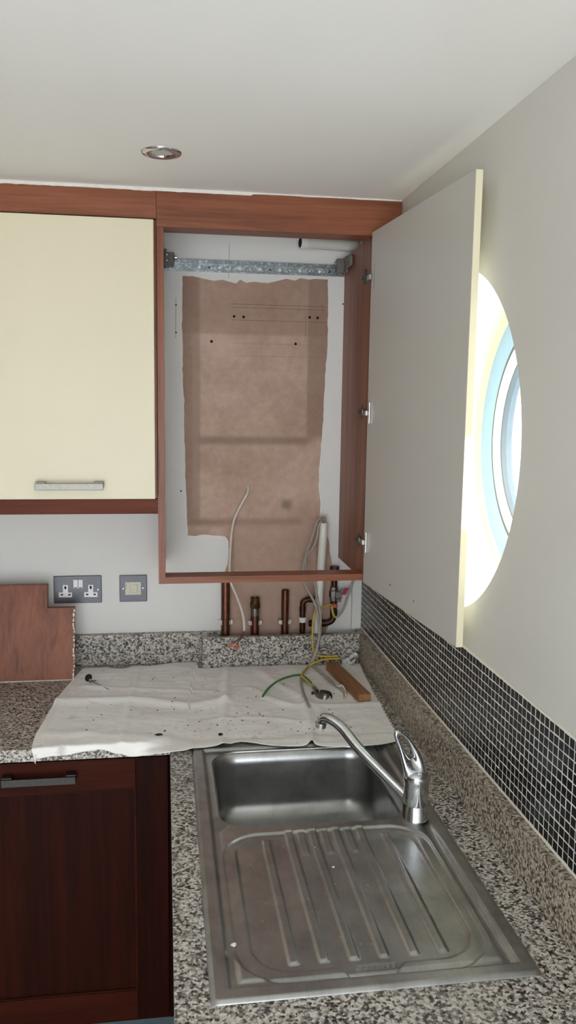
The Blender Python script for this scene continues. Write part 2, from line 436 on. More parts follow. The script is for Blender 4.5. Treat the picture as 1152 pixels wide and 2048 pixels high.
for i in range(len(O)):
    a, c = Vector(O[i-1]), Vector(O[(i+1) % len(O)]); t = (c-a).normalized(); q = Vector(O[i]); k = .0016+.0032*max(0, noise.noise(Vector((q.x*60, q.y*60, 9)))+.35)
    R_.append((q.x+t.y*k, q.y-t.x*k))
area = sum(O[i-1][0]*O[i][1]-O[i][0]*O[i-1][1] for i in range(len(O)))
if area < 0: R_ = [(2*O[i][0]-p[0], 2*O[i][1]-p[1]) for i, p in enumerate(R_)]
b = NB(); slab(b, [R_, O], XZ, -.0001, -.0013); mk('plaster_edge', b, 'caulk', wall_back)
for x0_, y0_, x1_, y1_ in ((352, 596, 351, 676), (459, 486, 457, 556)):
    c0, c1 = wp(x0_, y0_), wp(x1_, y1_); b = NB(); cyl(b, (c0[0], -.0002, c0[1]), (c1[0], -.0002, c1[1]), .0006, n=6); mk('wall_crack', b, 'hanger_grey', wall_back)
for h in HOLES:
    b = NB(); c = wp(*h); lathe(b, [(.0042, 0), (.0034, .0004), (.0031, .0020), (0, .0021)], (0, 1, 0), (c[0], -.0026, c[1]), 16); mk('screw_hole', b, 'black_hole', wall_back)
for px, py in ((352, 610), (352, 665), (362, 982), (570, 1016), (686, 608)):
    b = NB(); c = wp(px, py); lathe(b, [(.0025, 0), (.0018, -.0008), (0, -.0009)], (0, 1, 0), (c[0], 0, c[1]), 8); mk('wall_nick', b, 'black_hole', wall_back)

# ------------------------------------------------------------------ ceiling downlight
dl = thing('downlight', (-.632, -.650, ZC), 'round chrome recessed downlight in the white ceiling', 'light')
b = NB(); lathe(b, [(.0445, 0), (.0445, -.0015), (.041, -.0045), (.034, -.0055), (.0255, -.0035), (.0235, .004), (.0235, .0)], (0, 0, 1), (-.632, -.650, ZC), 64); mk('bezel', b, 'chrome', dl, smooth=50)
b = NB(); lathe(b, [(.0235, -.0006), (.018, -.0022), (.010, -.0012), (0, -.0008)], (0, 0, 1), (-.632, -.650, ZC), 40); mk('lamp', b, 'lamp_glass', dl, smooth=True)

# ------------------------------------------------------------------ wall units
YF = -.3435; ZT = 2.1711; ZB = 1.2371; ZH = 2.2624
def handle(parent, x0, x1, yface, z0, z1, depth, mat, post=.024, bar=.007):
    h = NB()
    # bar and two posts with flared ends, one piece of metal
    box(h, x0, x1, yface-depth, yface-depth+bar, z0, z1, .0012)
    for xa, xb in ((x0, x0+post), (x1-post, x1)): box(h, xa, xb, yface-depth+bar-.001, yface+.0002, z0+.004, z1+.003, .0012)
    return mk('handle', h, mat, parent)
# fascia boards
b = NB(); box(b, -.6466, -.001, YF, YF+.018, ZT+.0004, ZH-.0002, .0008); tag(mk('fascia_board', b, 'cherry_x'), 'cherry wood fascia board above the open boiler cupboard', 'board')
b = NB(); box(b, -1.75, -.6472, YF, YF+.018, 2.190, ZH-.0002, .0008); tag(mk('fascia_board', b, 'cherry_x'), 'cherry wood fascia board above the closed cream wall cupboard', 'board')
# left wall cupboard
lc = thing('wall_cupboard', (-1.10, -.18, 1.432), 'closed wall cupboard with plain cream door and bar handle', 'cupboard')
b = NB(); box(b, -1.55, -.6475, YF+.004, -.002, 1.4700, 2.188, .001); mk('carcass', b, 'cherry_z', lc)
b = NB(); box(b, -1.55, -.6475, YF-.004, YF+.016, 1.430, 1.4695, .001); mk('light_pelmet', b, 'pelmet_x', lc)
b = NB(); box(b, -1.549, -.6535, YF-.022, YF-.002, 1.4715, 2.184, .0025, 3); dr = mk('door', b, 'cream_lacquer', lc)
hl = handle(dr, -.957, -.786, YF-.022, 1.4985, 1.516, .030, 'brushed_nickel')

# boiler cupboard
bc = thing('boiler_cupboard', (-.363, -.17, ZB), 'open cherry boiler cupboard with its back showing bare wall', 'cupboard')
b = NB(); box(b, -.6466, -.6285, YF, -.001, ZB, ZT, .0008); mk('side_panel', b, 'cherry_z', bc)
b = NB(); box(b, -.0794, -.0612, YF, -.001, ZB, ZT, .0008); mk('side_panel', b, 'cherry_z', bc)
b = NB(); box(b, -.6284, -.0796, YF+.0185, -.265, ZT+.0004, ZT+.0165, .0008); mk('top_rail', b, 'cherry_x', bc)
hx, hy = -.102, -.302
b = NB(); slab(b, [rect(-.6284, -.0796, YF, -.282), circle(hx, hy, .0125, 24)], XY, ZB+.0004, ZB+.0185); mk('bottom_rail', b, 'cherry_x', bc)
b = NB(); box(b, -.0610, -.001, YF+.02, YF+.036, ZB+.01, ZT, .0008); mk('filler_strip', b, 'cherry_z', bc)
# door swung open against the window wall
H0 = Vector((-.0855, -.366, 0)); H1 = Vector((-.0395, -.983, 0)); dv = (H1-H0).normalized(); nv = Vector((-dv.y, dv.x, 0))
if nv.x < 0: nv = -nv
DT = .0145; DW = (H1-H0).length
def dpt(s, t, z): return H0+dv*s+nv*t+Vector((0, 0, z))
dz0, dz1 = 1.2365, 2.1755
holes_px = [(780, 1170), (827, 1202)]
def on_door(px, py):
    d = FWD+RGT*((px-576)/FPX)+UPV*((1024-py)/FPX); t = (H0-CAM).dot(nv)/d.dot(nv); p = CAM+d*t; return ((p-H0).dot(dv), p.z)
sh = [on_door(*h) for h in holes_px]
b = NB(); slab(b, [rect(0, DW, dz0, dz1)]+[circle(s, z, .0033, 14) for s, z in sh], lambda p, h: dpt(p[0], h, p[1]), 0, DT-.0015)
door = tag(mk('door', b, 'white_melamine', bc), 'wide open door with off-white inside face')
def lbm(bm_):   # local (s, t, z) -> world
    for v in bm_.verts: v.co = dpt(v.co.x, v.co.y, v.co.z)
    bmesh.ops.recalc_face_normals(bm_, faces=bm_.faces); return bm_
b = NB(); box(b, 0, DW, DT-.0014, DT, dz0, dz1, .0005); mk('outer_face', lbm(b), 'cream_lacquer', door)
b = NB(); box(b, DW+.0001, DW+.0014, 0, DT, dz0, dz1, .0004); mk('edging', lbm(b), 'cream_edge', door)
for s, z in sh:
    b = NB(); t = NB(); lathe(t, [(.0033, 0), (.0033, .004), (0, .0041)], (0, 1, 0), (s, .0003, z), 14); join(b, t); mk('handle_hole', lbm(b), 'black_hole', door)
for py in (552, 826, 1083):
    s_, z = on_door(750 if py < 600 else (740 if py < 900 else 730), py)
    s0 = .016
    b = NB()
    box(b, s0, s0+.010, -.0022, -.0002, z-.030, z+.030, .0015)          # mounting flange on the door
    box(b, s0+.0085, s0+.0115, -.0050, -.0004, z-.029, z+.029, .001)    # bright turned lip
    box(b, s0-.024, s0+.006, -.0120, -.0024, z-.0075, z+.0065, .0015)   # hinge arm
    hg = mk('hinge', lbm(b), 'hinge_steel', door)
    b = NB(); box(b, s0-.052, s0-.020, -.0150, -.0045, z-.004, z+.011, .002); cyl(b, (s0-.024, -.013, z-.018), (s0-.024, -.013, z+.022), .0024, n=10); cyl(b, (s0-.045, -.0165, z), (s0-.045, -.0145, z), .003, n=10)
    mk('hinge_arm', lbm(b), 'hinge_dark', hg)

# hanging rail and hangers
rail = thing('hanging_rail', (-.35, -.006, 2.113), 'perforated galvanised steel hanging rail across top of bare wall', 'rail')
rz0 = 2.1135
prof = [(-.0005, 0), (-.0065, 0), (-.0065, .0030), (-.0015, .0034), (-.0015, .0052), (-.004, .0056), (-.004, .0195), (-.001, .0199), (-.001, .0236), (-.011, .0245), (-.011, .033), (-.009, .033), (-.009, .0265), (-.0005, .0260)]
b = NB(); slab(b, [prof], lambda p, h: Vector((h, p[0], rz0+p[1])), -.627, -.0815); mk('rail', b, 'galvanised', rail)
for i in range(17):
    x = -.585+i*.0305; big = i % 2 == 0
    b = NB(); lathe(b, [(.0048 if big else .0028, 0), (.0042 if big else .0022, -.0006), (0, -.0007)], (0, 1, 0), (x, -.0041, rz0+.0126), 14)
    mk('rail_hole', b, 'paint_chip' if big or i % 3 else 'black_hole', rail)
for sgn, x0 in ((1, -.6283), (-1, -.0797)):
    b = NB(); X = lambda a: x0+sgn*a
    xs = sorted((X(.0004), X(.0085))); box(b, xs[0], xs[1], -.062, -.016, 2.118, 2.166, .002)
    xs = sorted((X(.006), X(.030))); box(b, xs[0], xs[1], -.030, -.0135, 2.121, 2.162, .002)
    xs = sorted((X(.030), X(.034))); box(b, xs[0], xs[1], -.024, -.0135, 2.138, 2.150, .001)
    if sgn < 0: xs = sorted((X(.0004), X(.012))); box(b, xs[0], xs[1], -.125, -.060, 2.128, 2.160, .004)
    hg = mk('cabinet_hanger', b, 'hanger_grey', bc)
    for z in (2.136, 2.152):
        c = NB(); cyl(c, (X(.0085), -.045, z), (X(.0100), -.045, z), .0048, n=14); mk('hanger_screw', c, 'satin_chrome', hg)
    c = NB(); cyl(c, (X(.032), -.026, 2.148), (X(.038), -.026, 2.148), .0045, n=12); mk('hanger_screw', c, 'satin_chrome', hg)
# white waste pipe stub at top right
p0 = at(597, 484, 'y', -.055); p1 = at(716, 493, 'y', -.055)
wpz = p0.z
wpipe = thing('plastic_pipe', (p0.x, -.05, wpz-.015), 'short white plastic pipe stub high inside the boiler cupboard', 'pipe')
pA = at(600, 485, 'y', -.085); pB = at(714, 494, 'y', -.034); wd = (pB-pA).normalized(); wl = (pB-pA).length-.004
b = NB(); lathe(b, [(.0155, 0), (.0155, wl), (.0125, wl), (.0125, .002), (.0155, .0)], wd, pA, 28); mk('pipe_body', b, 'pipe_plastic', wpipe, smooth=40)
b = NB(); lathe(b, [(.0185, -.001), (.0185, .018), (.0156, .019), (.0156, -.001)], wd, pA, 28, close=True); mk('collar', b, 'socket_white', wpipe, smooth=40)
b = NB(); cyl(b, pA+wd*.001, pA+wd*.003, .0152, n=24); mk('bore', b, 'black_hole', wpipe)

# ------------------------------------------------------------------ sockets
def plate(o, x0, x1, z0, z1):
    b = NB(); box(b, x0, x1, -.0055, -.0002, z0, z1, .0018, 2); return mk('face_plate', b, 'socket_plate', o)
so = thing('double_socket', (-.896, -.003, 1.104), 'grey metal double power socket with white inserts on the wall', 'socket')
plate(so, -.968, -.824, 1.106, 1.192)
def px2(px, py): p = at(90+px/5.009, 1130+py/5.009, 'y', -.006); return p.x, p.z
def pbox(pa, pc, y0, y1, mat, name, parent, bev=.0006):
    a, c = px2(*pa), px2(*pc); b = NB(); box(b, min(a[0], c[0]), max(a[0], c[0]), y0, y1, min(a[1], c[1]), max(a[1], c[1]), bev, 1); return mk(name, b, mat, parent)
for ox, oy in ((0, 0), (254, -3)):
    T = [(180+ox, 200+oy), (230+ox, 200+oy), (230+ox, 275+oy), (271+ox, 275+oy), (271+ox, 323+oy), (139+ox, 323+oy), (139+ox, 275+oy), (180+ox, 275+oy)]
    b = NB(); slab(b, [[px2(*p) for p in T]], XZ, -.0072, -.005); ins = mk('socket_insert', b, 'socket_white', so)
    pbox((194+ox, 212+oy), (214+ox, 241+oy), -.0075, -.0068, 'black_hole', 'pin_slot', ins, 0)
    for q in (157, 232): pbox((q+ox, 290+oy), (q+24+ox, 304+oy), -.0075, -.0068, 'black_hole', 'pin_slot', ins, 0)
for q in (283, 333):
    sw = pbox((q, 146), (q+47, 236), -.0095, -.005, 'socket_white', 'rocker_switch', so, .001)
    pbox((q+8, 223), (q+40, 231), -.0100, -.0090, 'terminal_red' if False else 'black_rubber', 'switch_mark', sw, 0)
c = px2(531, 247); b = NB(); lathe(b, [(.0022, 0), (.0018, -.0008), (0, -.0009)], (0, 1, 0), (c[0], -.0055, c[1]), 12); mk('screw', b, 'satin_chrome', so)
sp = thing('fused_switch', (-.728, -.003, 1.107), 'small square grey metal switch plate with cream rocker on wall', 'switch')
plate(sp, -.770, -.686, 1.107, 1.191)
pbox((802, 171), (963, 297), -.0075, -.005, 'switch_cream', 'insert', sp)
rk = pbox((880, 192), (926, 276), -.0105, -.0072, 'switch_cream', 'rocker_switch', sp, .001)
fh = pbox((808, 180), (856, 290), -.0085, -.0072, 'switch_cream', 'fuse_holder', sp, .0006); pbox((812, 190), (817, 250), -.0090, -.0083, 'hinge_dark', 'fuse_slot', fh, 0)
for q in ((783, 238), (981, 232)):
    c = px2(*q); b = NB(); lathe(b, [(.0022, 0), (.0018, -.0008), (0, -.0009)], (0, 1, 0), (c[0], -.0055, c[1]), 12); mk('screw', b, 'satin_chrome', sp)

# ------------------------------------------------------------------ worktop, upstands, base units
ZW = .91; YW = -.6356; XE = -.62
SX0, SX1, SY0, SY1 = -.5708, -.0878, -1.525, -.664
b = NB(); slab(b, [[(-1.75, YW), (XE, YW), (XE, -2.25), (-.0005, -2.25), (-.0005, -.0005), (-1.75, -.0005)], rect(SX0+.012, SX1-.012, SY0+.012, SY1-.012)], XY, ZW-.03, ZW)
tag(mk('worktop', b, 'granite'), 'speckled grey granite worktop running round the corner', 'worktop')
UZ = 1.0066; YB = -.086
b = NB(); box(b, -1.75, -.452, -.021, -.0005, ZW+.0003, UZ, .001); tag(mk('granite_upstand', b, 'granite'), 'granite upstand along back wall below the sockets', 'upstand')
b = NB(); slab(b, [[(-.517, -.0215), (-.517, YB), (-.0225, YB), (-.0225, YB+.019), (-.500, YB+.019), (-.500, -.0215)]], XY, ZW+.0003, UZ)
tag(mk('granite_upstand', b, 'granite'), 'boxed out granite upstand in front of the copper pipes', 'upstand')
b = NB(); box(b, -.0215, -.0006, -2.25, -.0226, ZW+.0003, UZ, .0012); tag(mk('granite_upstand', b, 'granite_warm'), 'long granite upstand below the black mosaic tiles', 'upstand')
b = NB(); box(b, -.60, -.0225, YB-.0006, YB+.0004, UZ-.0004, UZ+.0012); 
b.free()

def shaker(parent, x0, x1, yf, z0, z1, fr=.078, T=.020, matx='shaded_mahogany_x', matz='shaded_mahogany_z', swap=False):
    """door in the xz plane facing -y (or, swapped, facing -x)"""
    def sw(bm_):
        if swap:
            for v in bm_.verts: v.co = Vector((v.co.y, v.co.x, v.co.z))
            bmesh.ops.reverse_faces(bm_, faces=bm_.faces)
        return bm_
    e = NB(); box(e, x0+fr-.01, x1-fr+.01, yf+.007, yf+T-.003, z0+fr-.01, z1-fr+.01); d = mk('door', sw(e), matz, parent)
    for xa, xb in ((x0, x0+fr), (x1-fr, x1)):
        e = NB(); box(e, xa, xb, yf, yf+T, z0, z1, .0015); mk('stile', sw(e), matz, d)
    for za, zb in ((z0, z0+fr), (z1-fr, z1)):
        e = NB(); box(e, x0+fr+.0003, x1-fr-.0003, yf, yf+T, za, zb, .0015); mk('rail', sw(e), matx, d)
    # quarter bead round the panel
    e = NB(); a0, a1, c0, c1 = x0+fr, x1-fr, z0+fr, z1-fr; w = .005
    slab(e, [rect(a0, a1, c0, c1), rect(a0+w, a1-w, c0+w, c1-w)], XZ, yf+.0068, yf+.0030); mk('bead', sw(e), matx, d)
    return d
bu = thing('base_cupboard', (-.926, -.3, 0), 'shade-darkened mahogany base cupboard with framed door under left worktop', 'cupboard')
b = NB(); box(b, -1.228, -.6245, -.595, -.06, .15, ZW-.031, .001); mk('carcass', b, 'shaded_mahogany_z', bu)
b = NB(); box(b, -.6243, -.602, -.596, -.578, .15, ZW-.031, .001); mk('corner_filler', b, 'shaded_mahogany_z', bu)
b = NB(); box(b, -.6015, -.5995, -.64, -.579, .15, ZW-.031); mk('corner_return', b, 'shaded_mahogany_z', bu)
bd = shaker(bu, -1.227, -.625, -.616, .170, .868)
handle(bd, -1.014, -.843, -.616, .822, .840, .030, 'dark_nickel', post=.024)
b = NB(); box(b, -1.75, -.60, -.565, -.548, 0.0005, .149, .001); tag(mk('plinth', b, 'plinth_blue'), 'blue grey plinth board below the dark base cupboard', 'plinth')
sb = thing('sink_cupboard', (-.3, -1.3, 0), 'shade-darkened mahogany cupboard under the sink worktop', 'cupboard')
b = NB()
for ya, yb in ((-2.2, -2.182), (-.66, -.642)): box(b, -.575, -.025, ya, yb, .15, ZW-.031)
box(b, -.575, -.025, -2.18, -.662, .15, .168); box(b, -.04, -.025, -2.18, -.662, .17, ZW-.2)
mk('carcass', b, 'shaded_mahogany_z', sb)
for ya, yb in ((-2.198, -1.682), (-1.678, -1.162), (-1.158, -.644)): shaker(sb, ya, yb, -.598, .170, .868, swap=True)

# ------------------------------------------------------------------ sink
sk = thing('sink', (-.33, -1.09, ZW), 'stainless steel inset sink with bowl and ribbed drainer', 'sink')
BC = (-.336, -.882); BA, BB, BR = .191, .176, .062
def sstep(a, b_, x):
    t = max(0, min(1, (x-a)/(b_-a))); return t*t*(3-2*t)
def rr_sdf(x, y, cx, cy, hx_, hy_, r):
    qx, qy = abs(x-cx)-(hx_-r), abs(y-cy)-(hy_-r)
    return math.hypot(max(qx, 0), max(qy, 0))+min(max(qx, qy), 0)-r
LONG = [(-.443, -1.10), (-.397, -1.077), (-.351, -1.077), (-.305, -1.077), (-.258, -1.077), (-.212, -1.10)]
SHORT = [-.374, -.329, -.282]
SCX, SCY, SHX, SHY = (SX0+SX1)/2, (SY0+SY1)/2, (SX1-SX0)/2, (SY1-SY0)/2
def sink_h(x, y):
    d = -rr_sdf(x, y, SCX, SCY, SHX, SHY, .012)          # distance in from the edge
    z = .0045*sstep(0, .006, d) - .0068*sstep(.025, .033, d) + .0030*sstep(.040, .048, d)
    # drainer basin
    hyb = .205; cy = -1.285
    lower = 0.0
    tab = sstep(-.385, -.360, x)*(1-sstep(-.300, -.275, x))
    db = rr_sdf(x, y, -.331, cy, .197, hyb, .075)
    z -= .0042*sstep(.002, -.004, db)
    di = rr_sdf(x, y, -.331, cy+.012*(1-tab)+.0, .172, hyb-.014+.010*tab, .06)
    z -= .0038*sstep(.003, -.003, di)*(1 if y < -1.12 else sstep(-1.085, -1.12, y))
    for rx, yt in LONG:
        if abs(x-rx) < .012:
            yb = -1.446
            z += .0036*sstep(.0085, .0055, abs(x-rx))*sstep(yb-.003, yb+.002, y)*(1-sstep(yt-.002, yt+.003, y))
    for rx in SHORT:
        if abs(x-rx) < .012: z += .0022*sstep(.0085, .0055, abs(x-rx))*sstep(-1.160, -1.150, y)*(1-sstep(-1.079, -1.074, y))
    # small stamped maker's plate
    if -.352 < x < -.290 and -1.473 < y < -1.462:
        z -= .0006; z += .0005*(1 if (int((x+.352)/.0043) % 2 == 0 and abs(y+1.4675) < .0035) else 0)
    return ZW+.0006+z
NXg, NYg = 230, 400
xs = [SX0+(SX1-SX0)*i/NXg for i in range(NXg+1)]; ys = [SY0+(SY1-SY0)*j/NYg for j in range(NYg+1)]
i0 = min(range(NXg+1), key=lambda i: abs(xs[i]-(BC[0]-BA-.008))); i1 = min(range(NXg+1), key=lambda i: abs(xs[i]-(BC[0]+BA+.008)))
j0 = min(range(NYg+1), key=lambda j: abs(ys[j]-(BC[1]-BB-.008))); j1 = min(range(NYg+1), key=lambda j: abs(ys[j]-(BC[1]+BB+.008)))
b = NB(); G = {}
def gv(i, j):
    if (i, j) not in G: G[i, j] = b.verts.new((xs[i], ys[j], sink_h(xs[i], ys[j])))
    return G[i, j]
for j in range(NYg):
    for i in range(NXg):
        if i0 <= i < i1 and j0 <= j < j1: continue
        b.faces.new((gv(i, j), gv(i+1, j), gv(i+1, j+1), gv(i, j+1))).smooth = True
# folded down outer rim
per = [(i, 0) for i in range(NXg)]+[(NXg, j) for j in range(NYg)]+[(i, NYg) for i in range(NXg, 0, -1)]+[(0, j) for j in range(NYg, 0, -1)]
low = [b.verts.new(gv(*p).co-Vector((0, 0, .0004))) for p in per]
for k in range(len(per)):
    n_ = (k+1) % len(per); b.faces.new((gv(*per[n_]), gv(*per[k]), low[k], low[n_]))
perim = [(i, j0) for i in range(i0, i1)]+[(i1, j) for j in range(j0, j1)]+[(i, j1) for i in range(i1, i0, -1)]+[(i0, j) for j in range(j1, j0, -1)]
first = [gv(*p) for p in perim]
def inward(off, z, abs_z=True):
    L = []
    for p in first:
        x, y = p.co.x-BC[0], p.co.y-BC[1]
        cxp = max(-(BA-BR), min(BA-BR, x)); cyp = max(-(BB-BR), min(BB-BR, y)); d = Vector((x-cxp, y-cyp))
        d = d.normalized() if d.length > 1e-9 else Vector((0, 0)); r = BR-off
        L.append(((BC[0]+cxp+d.x*r), (BC[1]+cyp+d.y*r), z))
    return L
zt = ZW+.0018-.0006
prof_b = [(0.000, zt)]+[(.004*(1-cos(a)), zt-.004*sin(a)) for a in [pi/2*k/5 for k in range(1, 6)]]
prof_b += [(.004+.006*k/4, zt-.004-(.112)*k/4) for k in range(1, 5)]
zf = prof_b[-1][1]; prof_b += [(.010+.042*(1-cos(a)), zf-.042*sin(a)) for a in [pi/2*k/8 for k in range(1, 9)]]
deck_faces_end = len(b.faces)
ring0 = [b.verts.new(p) for p in inward(*prof_b[0])]
for k in range(len(first)):
    n_ = (k+1) % len(first); b.faces.new((first[k], first[n_], ring0[n_], ring0[k])).smooth = True
bmesh.ops.recalc_face_normals(b, faces=b.faces)
b2 = NB(); prev = None
for off, z in prof_b:
    cur = [b2.verts.new(p) for p in inward(off, z)]
    if prev:
        for k in range(len(cur)):
            n_ = (k+1) % len(cur); b2.faces.new((prev[k], prev[n_], cur[n_], cur[k])).smooth = True
    prev = cur
cc = b2.verts.new((BC[0], BC[1], prev[0].co.z-.003))
for k in range(len(prev)):
    n_ = (k+1) % len(prev); b2.faces.new((prev[k], prev[n_], cc)).smooth = True
zbot = prev[0].co.z
bmesh.ops.recalc_face_normals(b2, faces=b2.faces); bmesh.ops.reverse_faces(b2, faces=b2.faces) if b2.faces[-1].normal.z < 0 else None
mk('drainer', b, 'sink_steel', sk); mk('bowl', b2, 'sink_steel', sk)
b = NB(); lathe(b, [(.045, .0015), (.043, .003), (.034, .0025), (.030, -.002), (0, -.003)], (0, 0, 1), (BC[0], BC[1], zbot-.002), 40); wst = mk('waste', b, 'chrome', sk, smooth=40)
b = NB()
for k in range(6):
    a = k*pi/3; cyl(b, (BC[0]+.017*cos(a), BC[1]+.017*sin(a), zbot-.0042), (BC[0]+.017*cos(a), BC[1]+.017*sin(a), zbot-.0032), .004, n=10)
mk('waste_holes', b, 'black_hole', wst)

# ------------------------------------------------------------------ tap
TX, TY = -.1375, -1.058; TZ = ZW+.0015
tp = thing('mixer_tap', (TX, TY, TZ), 'chrome mixer tap with loop lever standing beside the bowl', 'tap')
b = NB(); lathe(b, [(0, 0), (.0262, 0), (.0262, .002), (.0252, .0035), (.0250, .030), (.0246, .0308), (.0246, .0314), (0, .0314)], (0, 0, 1), (TX, TY, TZ), 56); mk('base_ring', b, 'chrome', tp, smooth=40)
b = NB(); lathe(b, [(0, .0316), (.0246, .0316), (.0250, .0324), (.0246, .070), (.0252, .076), (.0268, .080), (.0264, .088), (.0225, .0965), (.014, .101), (0, .1025)], (0, 0, 1), (TX, TY, TZ), 56); mk('body', b, 'chrome', tp, smooth=40)
tip = at(643, 1433, 'y', -.905)
b = NB()
pm = at(722, 1502, 'y', -.975); pm2 = at(685, 1457, 'y', -.937)
dirh = Vector((tip.x-TX, tip.y-TY, 0)).normalized()
path = [Vector((TX, TY, .950))+dirh*.018, Vector((TX, TY, .962))+dirh*.040, pm, pm2, at(660, 1438, 'y', -.918), at(646, 1437, 'y', -.905), at(642, 1447, 'y', -.900)]
tube(b, path, lambda t: .0118-.0012*min(1, t*1.4), 20, 10); sp_ = mk('spout', b, 'chrome', tp)
e0 = path[-1]; e1 = e0+Vector((0, 0, -.0065))+dirh*.001
b = NB(); lathe(b, [(0, 0), (.0122, 0), (.0122, .009), (.0095, .009), (.009, .003), (0, .003)], (e1-e0).normalized(), e0-(e1-e0).normalized()*.002, 28); mk('aerator', b, 'chrome', sp_, smooth=40)
def tpx(q): p = at(760+q[0]/8.229, 1440+q[1]/8.229, 'y', TY); return (p.x, p.z)
def resample(L, n):
    L = [Vector(p) for p in L]; L2 = L+[L[0]]; seg = [(L2[i+1]-L2[i]).length for i in range(len(L))]; T = sum(seg); o = []
    for k in range(n):
        d = T*k/n; i = 0
        while d > seg[i]: d -= seg[i]; i += 1
        o.append(L2[i]+(L2[i+1]-L2[i])*(d/seg[i]))
    return o
outer = [(270, 200), (340, 208), (420, 255), (500, 320), (600, 450), (680, 580), (740, 730), (775, 880), (770, 960), (690, 1010), (560, 1020), (440, 980), (395, 900), (370, 760), (345, 620), (310, 480), (270, 360), (248, 270)]
hole = [(335, 268), (370, 272), (410, 300), (455, 345), (490, 420), (520, 500), (545, 570), (548, 610), (535, 635), (510, 638), (485, 625), (455, 585), (425, 530), (395, 465), (368, 400), (345, 340), (328, 300), (325, 280)]
NL = 72
OL = [Vector(p) for p in [tpx(q) for q in outer]]; HL = [Vector(p) for p in [tpx(q) for q in hole]]
def sm(L):
    L3 = [Vector((p.x, p.y, 0)) for p in L]; n = len(L3); o = []
    for i in range(n):
        a, c, d, e = L3[i-1], L3[i], L3[(i+1) % n], L3[(i+2) % n]
        for j in range(4):
            t = j/4; o.append(.5*((2*c)+(d-a)*t+(2*a-5*c+4*d-e)*t*t+(-a+3*c-3*d+e)*t**3))
    return o
OL = sm(OL); HL = sm(HL); b = NB(); rings = []
NS = 14
for p, h in zip(OL, HL):
    m = (p+h)/2; hv = (p-h)/2; ringv = []
    for k in range(NS):
        a = 2*pi*k/NS; q = m+hv*cos(a)
        t = max(0, min(1, (1.075-q.y)/.085)); th = .0055+.0165*t*t
        ringv.append(b.verts.new((q.x, TY+th*sin(a)*1.0+.010*(q.y-1.0)/.09, q.y)))
    rings.append(ringv)
for i in range(len(rings)):
    A, B_ = rings[i], rings[(i+1) % len(rings)]
    for k in range(NS): b.faces.new((A[k], A[(k+1) % NS], B_[(k+1) % NS], B_[k])).smooth = True
bmesh.ops.recalc_face_normals(b, faces=b.faces); mk('lever', b, 'chrome', tp)

# ------------------------------------------------------------------ dust sheet on the worktop
Zc = ZW+.0035
def zpt(px, py, z=Zc): p = at(px, py, 'z', z); return Vector((p.x, p.y, 0))
def curve(px, n):
    L = [zpt(*p) for p in px]; S_ = spline(L, 14); seg = [(S_[i+1]-S_[i]).length for i in range(len(S_)-1)]; T = sum(seg); o = []; i = 0; acc = 0
    for k in range(n+1):
        d = T*k/n
        while i < len(seg)-1 and acc+seg[i] < d: acc += seg[i]; i += 1
        o.append(S_[i]+(S_[i+1]-S_[i])*min(1, (d-acc)/max(seg[i], 1e-9)))
    return o
NU, NV = 230, 180
front = curve([(62, 1513), (90, 1510), (126, 1506), (165, 1500), (202, 1496), (222, 1500), (241, 1506), (285, 1508), (325, 1507), (382, 1501), (424, 1498), (460, 1493), (482, 1488), (520, 1492), (568, 1496), (610, 1495), (624, 1490), (636, 1496), (700, 1498), (752, 1496), (780, 1490), (799, 1484)], NU)
back = curve([(164, 1337), (206, 1335), (244, 1339), (275, 1332), (306, 1332), (350, 1326), (405, 1321), (440, 1320), (482, 1321), (530, 1322), (579, 1331), (614, 1328), (650, 1331), (690, 1330), (719, 1328)], NU)
for q in back: q.y = min(q.y, -.0885-.0025*(1+noise.noise(Vector((q.x*25, 0, 3)))) if q.x > -.53 else -.0245)
left = curve([(62, 1513), (67, 1481), (88, 1440), (111, 1403), (138, 1368), (164, 1337)], NV)
right = curve([(799, 1484), (790, 1462), (770, 1424), (742, 1375), (719, 1328)], NV)
CR = []   # creases: (list of image points, height, width)
for pts, hh, ww in (([(100, 1404), (200, 1402), (300, 1404), (380, 1412), (450, 1402)], .0075, .020), ([(450, 1402), (500, 1378), (540, 1398), (600, 1412), (760, 1408)], .004, .014),
                    ([(275, 1340), (262, 1400), (248, 1460), (240, 1506)], .0035, .012), ([(455, 1322), (450, 1400), (446, 1497)], .0045, .012), ([(612, 1400), (618, 1450), (624, 1491)], .007, .014),
                    ([(170, 1375), (300, 1380), (430, 1384)], .003, .012), ([(520, 1345), (560, 1370), (640, 1420)], .003, .014), ([(60, 1470), (180, 1468), (330, 1478)], .003, .02), ([(430, 1440), (520, 1436), (600, 1446)], .003, .012)):
    CR.append((spline([zpt(*p) for p in pts], 6), hh, ww))
def segd(p, L):
    best = 9
    for a, c in zip(L, L[1:]):
        e = c-a; t = max(0, min(1, (p-a).dot(e)/max(e.dot(e), 1e-12))); d = (p-a-e*t).length
        if d < best: best = d
    return best
def cloth_z(x, y):
    p = Vector((x, y, 0)); z = 0
    for L, hh, ww in CR:
        d = segd(p, L); z += hh*math.exp(-(d/ww)**2)
    f = noise.fractal(Vector((x*7, y*10, 2)), 1.0, 2.0, 3); g = noise.noise(Vector((x*30+3*noise.noise(Vector((x*8, y*8, 0))), y*55, 7)))
    return z+.0044*max(0, f+.25)+.0008*(g+.6)+.0004*noise.noise(Vector((x*120, y*140, 1)))
b = NB(); GV = []
